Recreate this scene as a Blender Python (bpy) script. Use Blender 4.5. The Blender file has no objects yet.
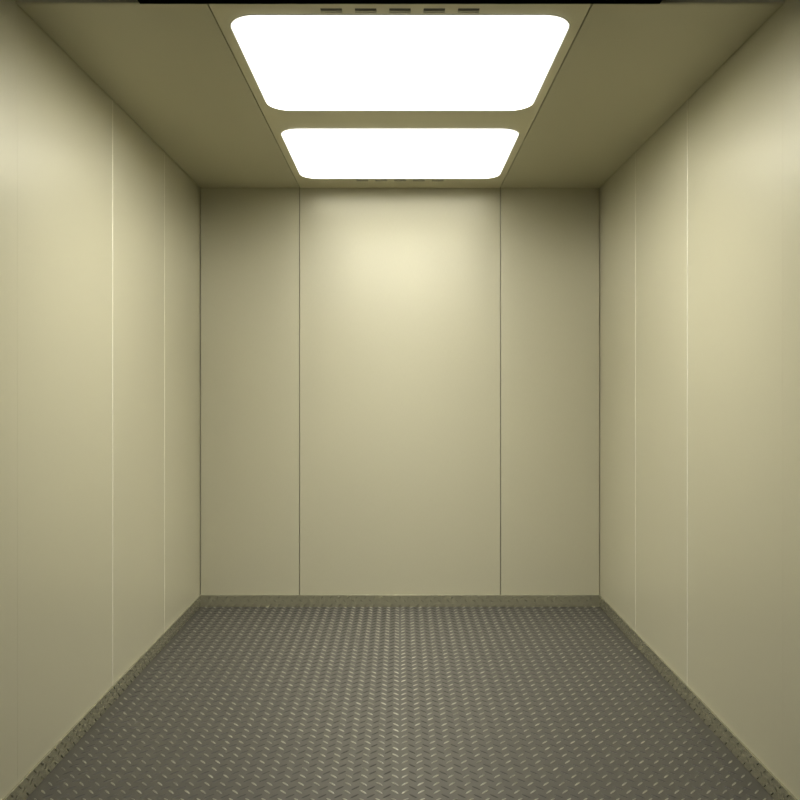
import bpy, bmesh, math
from mathutils import Vector
from mathutils.geometry import tessellate_polygon

scene = bpy.context.scene
COL = scene.collection

# ------------------------------------------------------------------ sizes (metres)
HW = 1.05            # half the car's width
H = 2.20             # ceiling height
YB = 4.20            # back wall
YF = 2.195           # where the car's panels end and the door jambs begin
YN = 1.70            # near end of the jambs
T = 0.014            # panel thickness
GAP = 0.0036          # joint between two panels
BH = 0.064           # baseboard height
BP = 0.006           # how far the baseboard stands proud of the wall

# ------------------------------------------------------------------ light and finish
WALL_MET, WALL_ROUGH = 0.12, 0.35
FLOORC, FLOOR_MET, FLOOR_ROUGH = (0.079, 0.075, 0.063), 0.45, 0.40
RIM = 2.0
WALL_SPEC = 0.5
CEILC = (0.48, 0.455, 0.315)
CREAM = (0.455, 0.432, 0.305)
LAMP_W, SPREAD, DIFF, RECESS = (4.0, 11.0), (100, 76), (19.0, 4.0), .10
WORLD, FILL_W, FILL_LOC, FILL_ROT, EXPO = 0.005, 14.0, (0, -2.5, 2.9), 76, 0.0
# ------------------------------------------------------------------ materials
def new_mat(name):
    m = bpy.data.materials.new(name)
    m.use_nodes = True
    nt = m.node_tree
    return m, nt, nt.nodes['Principled BSDF']

def grain(nt, b, scale, amp, rough, rough_amp, color, bump=0.0):
    """fine sheet-metal grain: colour, roughness and a little bump from one stretched noise"""
    N, L = nt.nodes, nt.links
    tc = N.new('ShaderNodeTexCoord')
    mp = N.new('ShaderNodeMapping'); mp.inputs['Scale'].default_value = scale
    nz = N.new('ShaderNodeTexNoise'); nz.inputs['Scale'].default_value = 1.0
    nz.inputs['Detail'].default_value = 3.0
    L.new(tc.outputs['Object'], mp.inputs['Vector']); L.new(mp.outputs['Vector'], nz.inputs['Vector'])
    mx = N.new('ShaderNodeMix'); mx.data_type = 'RGBA'
    lo = [c * (1 - amp) for c in color]; hi = [min(1, c * (1 + amp)) for c in color]
    mx.inputs[6].default_value = (*lo, 1); mx.inputs[7].default_value = (*hi, 1)
    L.new(nz.outputs['Fac'], mx.inputs[0]); L.new(mx.outputs[2], b.inputs['Base Color'])
    mr = N.new('ShaderNodeMapRange')
    mr.inputs['To Min'].default_value = rough - rough_amp; mr.inputs['To Max'].default_value = rough + rough_amp
    L.new(nz.outputs['Fac'], mr.inputs['Value']); L.new(mr.outputs['Result'], b.inputs['Roughness'])
    if bump:
        bp = N.new('ShaderNodeBump'); bp.inputs['Strength'].default_value = bump; bp.inputs['Distance'].default_value = 0.001
        L.new(nz.outputs['Fac'], bp.inputs['Height']); L.new(bp.outputs['Normal'], b.inputs['Normal'])

def mat_grain(name, color, metallic, rough, scale=(300, 300, 40), amp=.05, rough_amp=.03, bump=0.0, spec=.5):
    m, nt, b = new_mat(name)
    b.inputs['Metallic'].default_value = metallic
    b.inputs['Specular IOR Level'].default_value = spec
    grain(nt, b, scale, amp, rough, rough_amp, color, bump)
    return m

def mat_plain(name, color, metallic=0.0, rough=0.5, spec=.5):
    m, nt, b = new_mat(name)
    b.inputs['Base Color'].default_value = (*color, 1)
    b.inputs['Metallic'].default_value = metallic
    b.inputs['Roughness'].default_value = rough
    b.inputs['Specular IOR Level'].default_value = spec
    return m

M_WALL = mat_grain('cream_sheet_metal', CREAM, WALL_MET, WALL_ROUGH, amp=.04, spec=WALL_SPEC)
M_WALL.node_tree.nodes['Principled BSDF'].inputs['IOR'].default_value = 1.75
M_CEIL = mat_grain('cream_ceiling_metal', CEILC, 0.15, 0.5, scale=(260, 260, 260), amp=.05)
M_CENT = mat_grain('cream_ceiling_centre', tuple(1.28 * c for c in CEILC), 0.15, 0.5, scale=(260, 260, 260), amp=.05)  # centre colour lightened to paint the halo around the lamps
M_BACK = mat_plain('dark_joint', (0.06, 0.055, 0.035), 0, .8)
M_JOINT = mat_plain('seam_highlight_strip', (0.64, 0.62, 0.51), 0.0, .5)  # pale colour stands in for the highlight on the seam edges
M_KICK = mat_grain('polished_kick_plate', (0.40, 0.385, 0.275), 0.7, 0.2, amp=.06, rough_amp=.03)
M_FLOOR = mat_grain('steel_tread_plate', FLOORC, FLOOR_MET, FLOOR_ROUGH, scale=(180, 180, 180), amp=.10, rough_amp=.05)
M_BAR = mat_grain('lit_tread_bars', (0.35, 0.34, 0.285), 0.6, 0.37, scale=(28, 28, 28), amp=.95, rough_amp=.08)  # bars of one slant, coloured bright to paint their highlights
M_BAR_SHADE = mat_grain('shaded_tread_bars', (0.026, 0.024, 0.018), 0.3, 0.6, scale=(28, 28, 28), amp=.4, rough_amp=.05)  # bars of the other slant, coloured dark to paint their shade
M_KICKBAR = mat_grain('kick_plate_bars', (0.10, 0.096, 0.066), 0.5, 0.45, scale=(28, 28, 28), amp=.5)
M_BLACK = mat_plain('black_header', (0.002, 0.002, 0.002), 0, .8, 0)
M_VENT = mat_plain('vent_void', (0.085, 0.082, 0.062), 0, .7)
M_BEZEL = mat_plain('lamp_bezel', (0.80, 0.78, 0.66), 0.0, .4)

m, nt, b = new_mat('added_glow_rim')  # glowing rim added to cast a halo on the ceiling
b.inputs['Base Color'].default_value = (0.9, 0.9, 0.86, 1)
b.inputs['Emission Color'].default_value = (1.0, 0.985, 0.93, 1)
b.inputs['Emission Strength'].default_value = RIM
M_RIM = m
M_LAMPS = []
for strength in DIFF:
    m, nt, b = new_mat('lamp_diffuser')
    b.inputs['Base Color'].default_value = (0.9, 0.9, 0.88, 1)
    b.inputs['Emission Color'].default_value = (1.0, 0.985, 0.93, 1)
    b.inputs['Emission Strength'].default_value = strength
    M_LAMPS.append(m)

# ------------------------------------------------------------------ mesh helpers
def link(name, me, mat, parent=None):
    o = bpy.data.objects.new(name, me)
    COL.objects.link(o)
    if mat: me.materials.append(mat)
    if parent: o.parent = parent
    return o

def box_mesh(name, boxes, bevel=0.0):
    bm = bmesh.new()
    for (x0, x1, y0, y1, z0, z1) in boxes:
        vs = [bm.verts.new((x, y, z)) for x in (x0, x1) for y in (y0, y1) for z in (z0, z1)]
        for f in ((0, 1, 3, 2), (4, 6, 7, 5), (0, 4, 5, 1), (2, 3, 7, 6), (0, 2, 6, 4), (1, 5, 7, 3)):
            bm.faces.new([vs[i] for i in f])
    bmesh.ops.recalc_face_normals(bm, faces=bm.faces)
    if bevel:
        bmesh.ops.bevel(bm, geom=bm.edges[:], offset=bevel, segments=2, affect='EDGES', profile=.5)
    me = bpy.data.meshes.new(name); bm.to_mesh(me); bm.free()
    return me

def boxes(name, lst, mat, parent=None, bevel=0.0):
    return link(name, box_mesh(name, lst, bevel), mat, parent)

def pydata(name, v, f, mat, parent=None, smooth=False):
    me = bpy.data.meshes.new(name); me.from_pydata(v, [], f); me.update()
    if smooth:
        me.polygons.foreach_set('use_smooth', [True] * len(me.polygons))
    return link(name, me, mat, parent)

def structure(o, label, cat):
    o['kind'] = 'structure'; o['label'] = label; o['category'] = cat
    return o

def thing(o, label, cat, group=None):
    o['label'] = label; o['category'] = cat
    if group: o['group'] = group
    return o

# ------------------------------------------------------------------ walls
ZT = H + 0.003
SEAMS = [2.922, 3.567]

for side, sx in (('left', -1), ('right', 1)):
    a, c = sx * (HW + T + .002), sx * (HW + T + .05)
    w = structure(boxes('wall_%s' % side, [(min(a, c), max(a, c), YF, YB + .06, 0, ZT + .22)], M_BACK),
                  'cream metal wall of three panels on the %s side of the elevator car' % side, 'wall')
    cuts = [YF + .001] + SEAMS + [YB + T]
    for i in range(3):
        y0 = cuts[i] + (GAP / 2 if i else 0); y1 = cuts[i + 1] - (GAP / 2 if i < 2 else 0)
        x0, x1 = sorted((sx * HW, sx * (HW + T)))
        boxes('panel', [(x0, x1, y0, y1, .01, ZT)], M_WALL, w)
    for s, r in zip(SEAMS, (.0032, .0018)):      # added half-round strip, pale to paint the seam edge catching light
        v, f, n = [], [], 8
        for z in (BH, ZT - .001):
            for k in range(n + 1):
                t = math.pi * k / n
                v.append((sx * (HW + .0003) - sx * .8 * r * math.sin(t), s - r * math.cos(t), z))
        for k in range(n):
            q = (k, k + 1, n + 2 + k, n + 1 + k)
            f.append(q if sx > 0 else q[::-1])
        pydata('highlight_strip', v, f, M_JOINT, w, True)
    # door jamb continues the wall towards the landing, taller than the ceiling
    x0, x1 = sorted((sx * HW, sx * (HW + .05)))
    structure(boxes('trim_%d' % (1 if sx < 0 else 2), [(x0, x1, YN, YF + .0006, 0, H + .42)], M_WALL),
              'tall cream metal door jamb at the near end of the %s wall' % side, 'door jamb')
    x0, x1 = sorted((sx * (HW - BP), sx * (HW - .0005)))
    structure(boxes('baseboard_%s' % side, [(x0, x1, YN, YB - BP - .0005, .001, BH)], M_KICK, None, .0012),
              'polished dark steel kick strip along the foot of the %s wall' % side, 'baseboard')

wb = structure(boxes('wall_back', [(-HW - T, HW + T, YB + T + .002, YB + T + .05, 0, ZT + .22)], M_BACK),
               'cream metal back wall of three panels facing the viewer', 'wall')
bx = [-HW + .0035, -0.5275, 0.5275, HW - .0035]
for i in range(3):
    x0 = bx[i] + (GAP / 2 if i else 0); x1 = bx[i + 1] - (GAP / 2 if i < 2 else 0)
    boxes('panel', [(x0, x1, YB, YB + T, .01, ZT)], M_WALL, wb, .0008)
structure(boxes('baseboard_back', [(-HW + .001, HW - .001, YB - BP, YB - .0005, .001, BH)], M_KICK, None, .0012),
          'polished dark steel kick strip along the foot of the back wall', 'baseboard')

# the kick strips are bent up from the same tread plate: low dark bars on their faces
def tread_on(base, origin, along, out, length):
    me = base.data
    v = [tuple(p.co) for p in me.vertices]; f = [tuple(p.vertices) for p in me.polygons]
    n0 = len(f)
    A, O, Z, P0 = Vector(along), Vector(out), Vector((0, 0, 1)), Vector(origin)
    for j in range(int(length / .0455)):
        for (da, z, ang, L, W) in ((.010, .035, -40, .0105, .0030), (.033, .0115, 40, .0125, .0026), (.033, .0525, 40, .0115, .0026)):
            ca, sa = math.cos(math.radians(ang)), math.sin(math.radians(ang))
            base_i = len(v)
            for i in range(7):
                t = -1 + i / 3
                e = max(0.0, 1 - t * t); w = W * e ** .55 + 1e-5; h = .0012 * e ** .5
                for q, k in ((-1, -.0002), (-.6, .7 * h), (0, h), (.6, .7 * h), (1, -.0002)):
                    a_, b_ = t * L, q * w
                    p = P0 + A * (da + .0455 * j + a_ * ca - b_ * sa) + Z * (z + a_ * sa + b_ * ca) + O * k
                    v.append(tuple(p))
            for i in range(6):
                for k in range(4):
                    p = base_i + i * 5 + k
                    f.append((p, p + 5, p + 6, p + 1))
    new = bpy.data.meshes.new(base.name); new.from_pydata(v, [], f)
    new.materials.append(M_KICK); new.materials.append(M_KICKBAR)
    new.polygons.foreach_set('material_index', [0] * n0 + [1] * (len(f) - n0))
    new.polygons.foreach_set('use_smooth', [False] * n0 + [True] * (len(f) - n0))
    new.update(); base.data = new
    bm = bmesh.new(); bm.from_mesh(new); bmesh.ops.recalc_face_normals(bm, faces=bm.faces[:n0]); bm.to_mesh(new); bm.free()
tread_on(bpy.data.objects['baseboard_left'], (-HW + BP, YB - .012, 0), (0, -1, 0), (1, 0, 0), YB - YN - .03)
tread_on(bpy.data.objects['baseboard_right'], (HW - BP, YB - .012, 0), (0, -1, 0), (-1, 0, 0), YB - YN - .03)
tread_on(bpy.data.objects['baseboard_back'], (-HW + .018, YB - BP, 0), (1, 0, 0), (0, -1, 0), 2 * HW - .036)

# ------------------------------------------------------------------ floor: tread plate with raised bars
def floor_mesh():
    v, f, kinds = [], [], []
    x, y0, y1 = HW + .02, YN, YB + .02
    v += [(-x, y0, 0), (x, y0, 0), (x, y1, 0), (-x, y1, 0)]; f.append((0, 1, 2, 3))
    v += [(-x, y0, -.01), (x, y0, -.01), (x, y1, -.01), (-x, y1, -.01)]
    f += [(4, 7, 6, 5), (0, 4, 5, 1), (1, 5, 6, 2), (2, 6, 7, 3), (3, 7, 4, 0)]
    P = .0455
    ST = 6
    def bar(cx, cy, ang, L, W, Hh, kind):
        ca, sa = math.cos(ang), math.sin(ang)
        base = len(v)
        for i in range(ST + 1):
            t = -1 + 2 * i / ST
            e = max(0.0, 1 - t * t)
            w = W * (e ** .55) + 1e-5; h = Hh * (e ** .5)
            for (q, z) in ((-1, -.0003), (-.62, .72 * h), (0, h), (.62, .72 * h), (1, -.0003)):
                lx, ly = t * L, q * w
                v.append((cx + lx * ca - ly * sa, cy + lx * sa + ly * ca, z))
        for i in range(ST):
            for k in range(4):
                p = base + i * 5 + k
                f.append((p, p + 5, p + 6, p + 1)); kinds.append(kind)
    rows = int((YB - YN) / P) + 1
    for s in (-1, 1):
        for i in range(24):
            for j in range(rows):
                cy = YB - .012 - j * P
                xa = .0145 + i * P
                if xa < HW - BP - .011:
                    bar(s * xa, cy, -s * math.radians(-45), .0150, .0027, .0032, 1)
                xb = .0145 + (i + .5) * P
                if xb < HW - BP - .011:
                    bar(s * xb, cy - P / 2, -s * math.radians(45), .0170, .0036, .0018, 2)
    return v, f, kinds
v, f, kinds = floor_mesh()
fl = pydata('floor', v, f, M_FLOOR)
fl.data.materials.append(M_BAR); fl.data.materials.append(M_BAR_SHADE)
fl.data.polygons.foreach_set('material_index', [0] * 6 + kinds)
fl.data.polygons.foreach_set('use_smooth', [False] * 6 + [True] * (len(fl.data.polygons) - 6))
structure(fl, 'grey steel tread plate floor with raised slanting bars', 'floor')

# ------------------------------------------------------------------ ceiling
CX = 0.5255                    # half width of the centre panel
LW, LR = 0.4955, 0.088          # lamp half width and corner radius
LAMPS = [(2.247, 3.020), (3.232, 4.000)]
VP = 0.0955                    # vent pitch
VW = 0.030                     # vent half width
ROWS = [(2.2125, 2.2385), (4.030, 4.066)]

def rrect(x0, x1, y0, y1, r, n=10):
    pts = []
    for cx, cy, a0 in ((x1 - r, y1 - r, 0), (x0 + r, y1 - r, 90), (x0 + r, y0 + r, 180), (x1 - r, y0 + r, 270)):
        for k in range(n + 1):
            t = math.radians(a0 + 90 * k / n)
            pts.append((cx + r * math.cos(t), cy + r * math.sin(t)))
    return pts

cl = structure(boxes('ceiling', [(-HW - T - .05, HW + T + .05, YF - .007, YB + .06, H + RECESS + .06, H + RECESS + .09),
                           (-CX - .02, -CX + GAP / 2 - .0003, YF - .005, YB, H + T + .0005, H + T + .012),
                           (CX - GAP / 2 + .0003, CX + .02, YF - .005, YB, H + T + .0005, H + T + .012)], M_BACK),
               'cream metal ceiling of three long panels', 'ceiling')
for s in (-1, 1):
    x0, x1 = sorted((s * (CX + GAP / 2), s * (HW - .002)))
    boxes('panel', [(x0, x1, YF - .007, YB - .0005, H, H + T)], M_CEIL, cl, .0008)

outer = [(-CX + GAP / 2, YF - .007), (CX - GAP / 2, YF - .007), (CX - GAP / 2, YB - .0005), (-CX + GAP / 2, YB - .0005)]
holes = [rrect(-LW, LW, a, b_, LR) for a, b_ in LAMPS]
for (a, b_) in ROWS:
    for i in range(-2, 3):
        holes.append(rrect(i * VP - VW, i * VP + VW, a, b_, .002, 3))
loops = [[Vector((x, y, 0)) for x, y in L_] for L_ in [outer] + holes]
flat = [p for L_ in loops for p in L_]
tris = tessellate_polygon(loops)
n = len(flat)
v = [(p.x, p.y, H) for p in flat] + [(p.x, p.y, H + .03) for p in flat]
f = []
for t in tris:
    p0, p1, p2 = (flat[i] for i in t)
    cr = (p1 - p0).cross(p2 - p0).z
    if abs(cr) < 1e-12: continue
    f.append(tuple(t) if cr < 0 else tuple(t)[::-1])
o = 0
for L_ in loops:
    k = len(L_)
    for i in range(k):
        a, b_ = o + i, o + (i + 1) % k
        f.append((a, b_, b_ + n, a + n))
    o += k
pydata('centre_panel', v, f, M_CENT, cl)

# lamps: bezel ring in the cut-out and a softly pillowed diffuser
def ring_surface(rings, cap=True):
    """rings: list of (point list, z) with equal counts, joined in order"""
    v, f = [], []
    k = len(rings[0][0])
    for pts, z in rings: v += [(x, y, z) for x, y in pts]
    for r in range(len(rings) - 1):
        for i in range(k):
            j = (i + 1) % k
            f.append((r * k + i, r * k + j, (r + 1) * k + j, (r + 1) * k + i))
    if cap: f.append(tuple(range((len(rings) - 1) * k, len(rings) * k)))
    return v, f

names = ['large bright ceiling light panel nearest the viewer, between front vents and second panel',
         'bright ceiling light panel next to the back wall, farther of the two']
for (a, b_), lab in zip(LAMPS, names):
    root = bpy.data.objects.new('ceiling_light', None); COL.objects.link(root)
    cy = (a + b_) / 2; hd = (b_ - a) / 2
    root.location = (0, cy, H); root.empty_display_size = .1
    thing(root, lab, 'light', 'recessed light panels in the ceiling')
    R = lambda ins, z: (rrect(-LW + ins, LW - ins, -hd + ins, hd - ins, LR - ins), z)
    v, f = ring_surface([R(.001, RECESS + .02), R(.001, -.001), R(.0018, -.0015), R(.004, -.0015), R(.0048, -.001), R(.0048, RECESS + .02)], False)
    pydata('reflector', v, f, M_BEZEL, root)
    v, f = ring_surface([R(.0052, .004), R(.0052, -.003), R(.0065, -.005), R(.0085, -.005), R(.0095, -.003), R(.0095, .004)], False)
    pydata('added_glow_rim', v, f, M_RIM, root)
    v, f = ring_surface([R(.0052, RECESS + .012), R(.0052, RECESS + .003), R(.008, RECESS)])
    d = pydata('diffuser', v, f, M_LAMPS[LAMPS.index((a, b_))], root)
    k = LAMPS.index((a, b_))
    if not LAMP_W[k]: continue
    ld = bpy.data.lights.new('lamp', 'AREA'); ld.shape = 'RECTANGLE'
    ld.size = 2 * LW - .10; ld.size_y = 2 * hd - .10
    ld.energy = LAMP_W[k]; ld.color = (1.0, .985, .93); ld.spread = math.radians(SPREAD[k])
    lo = bpy.data.objects.new('lamp', ld); COL.objects.link(lo)
    lo.parent = root; lo.location = (0, 0, RECESS - .002)      # shines straight down out of the diffuser

# vents: dark opening with a louvre bar across it
where = ['first', 'second', 'third', 'fourth', 'fifth']
for (a, b_), row in zip(ROWS, ('front row before the lights', 'back row beside the wall')):
    for i in range(-2, 3):
        root = bpy.data.objects.new('ceiling_vent', None); COL.objects.link(root)
        cy = (a + b_) / 2; hd = (b_ - a) / 2
        root.location = (i * VP, cy, H); root.empty_display_size = .03
        thing(root, 'small dark ceiling vent, %s from left in the %s' % (where[i + 2], row), 'vent',
              'vents in the %s' % row)
        e = .0004
        boxes('duct', [(-VW + e, VW - e, -hd + e, hd - e, .0015, .02)], M_VENT, root)
        lo_, hi_ = (.22, .55) if a < 3 else (-.1, .25)
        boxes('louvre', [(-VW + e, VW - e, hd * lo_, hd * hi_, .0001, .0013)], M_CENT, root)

# ------------------------------------------------------------------ door header over the opening
structure(boxes('trim_3', [(-HW + .001, -.7115, YF - .012, YF - .0075, H + .001, H + .40), (.7115, HW - .001, YF - .012, YF - .0075, H + .001, H + .40)], M_CEIL),
          'cream fascia rising from the front edge of the ceiling', 'fascia')
structure(boxes('trim_4', [(-.711, .711, YN + .1, YF - .0073, H + .0005, H + .20)], M_BLACK),
      'black door header bar along the front edge of the ceiling', 'door header')

# ------------------------------------------------------------------ world, camera, view
w = bpy.data.worlds.new('World'); scene.world = w; w.use_nodes = True
w.node_tree.nodes['Background'].inputs['Color'].default_value = (1, .95, .8, 1)
w.node_tree.nodes['Background'].inputs['Strength'].default_value = WORLD

if FILL_W:           # unseen lamp added behind the camera to lift the back wall
    ld = bpy.data.lights.new('added_fill_lamp', 'AREA'); ld.shape = 'RECTANGLE'; ld.size = 1.6; ld.size_y = .8
    ld.energy = FILL_W; ld.color = (1.0, .97, .9)
    lo = bpy.data.objects.new('added_fill_lamp', ld); COL.objects.link(lo)
    lo.location = FILL_LOC
    lo.rotation_euler = (math.radians(FILL_ROT), 0, 0)
cam = bpy.data.cameras.new('Camera'); co = bpy.data.objects.new('Camera', cam); COL.objects.link(co)
co.location = (0, 0, 1.15); co.rotation_euler = (math.radians(90), 0, 0)
cam.sensor_width = 36; cam.lens = 36; cam.shift_y = -12 / 800
cam.clip_start = .05; cam.clip_end = 50
scene.camera = co

vs = scene.view_settings
vs.view_transform = 'Standard'; vs.look = 'None'; vs.gamma = 1; vs.use_curve_mapping = False
vs.exposure = EXPO
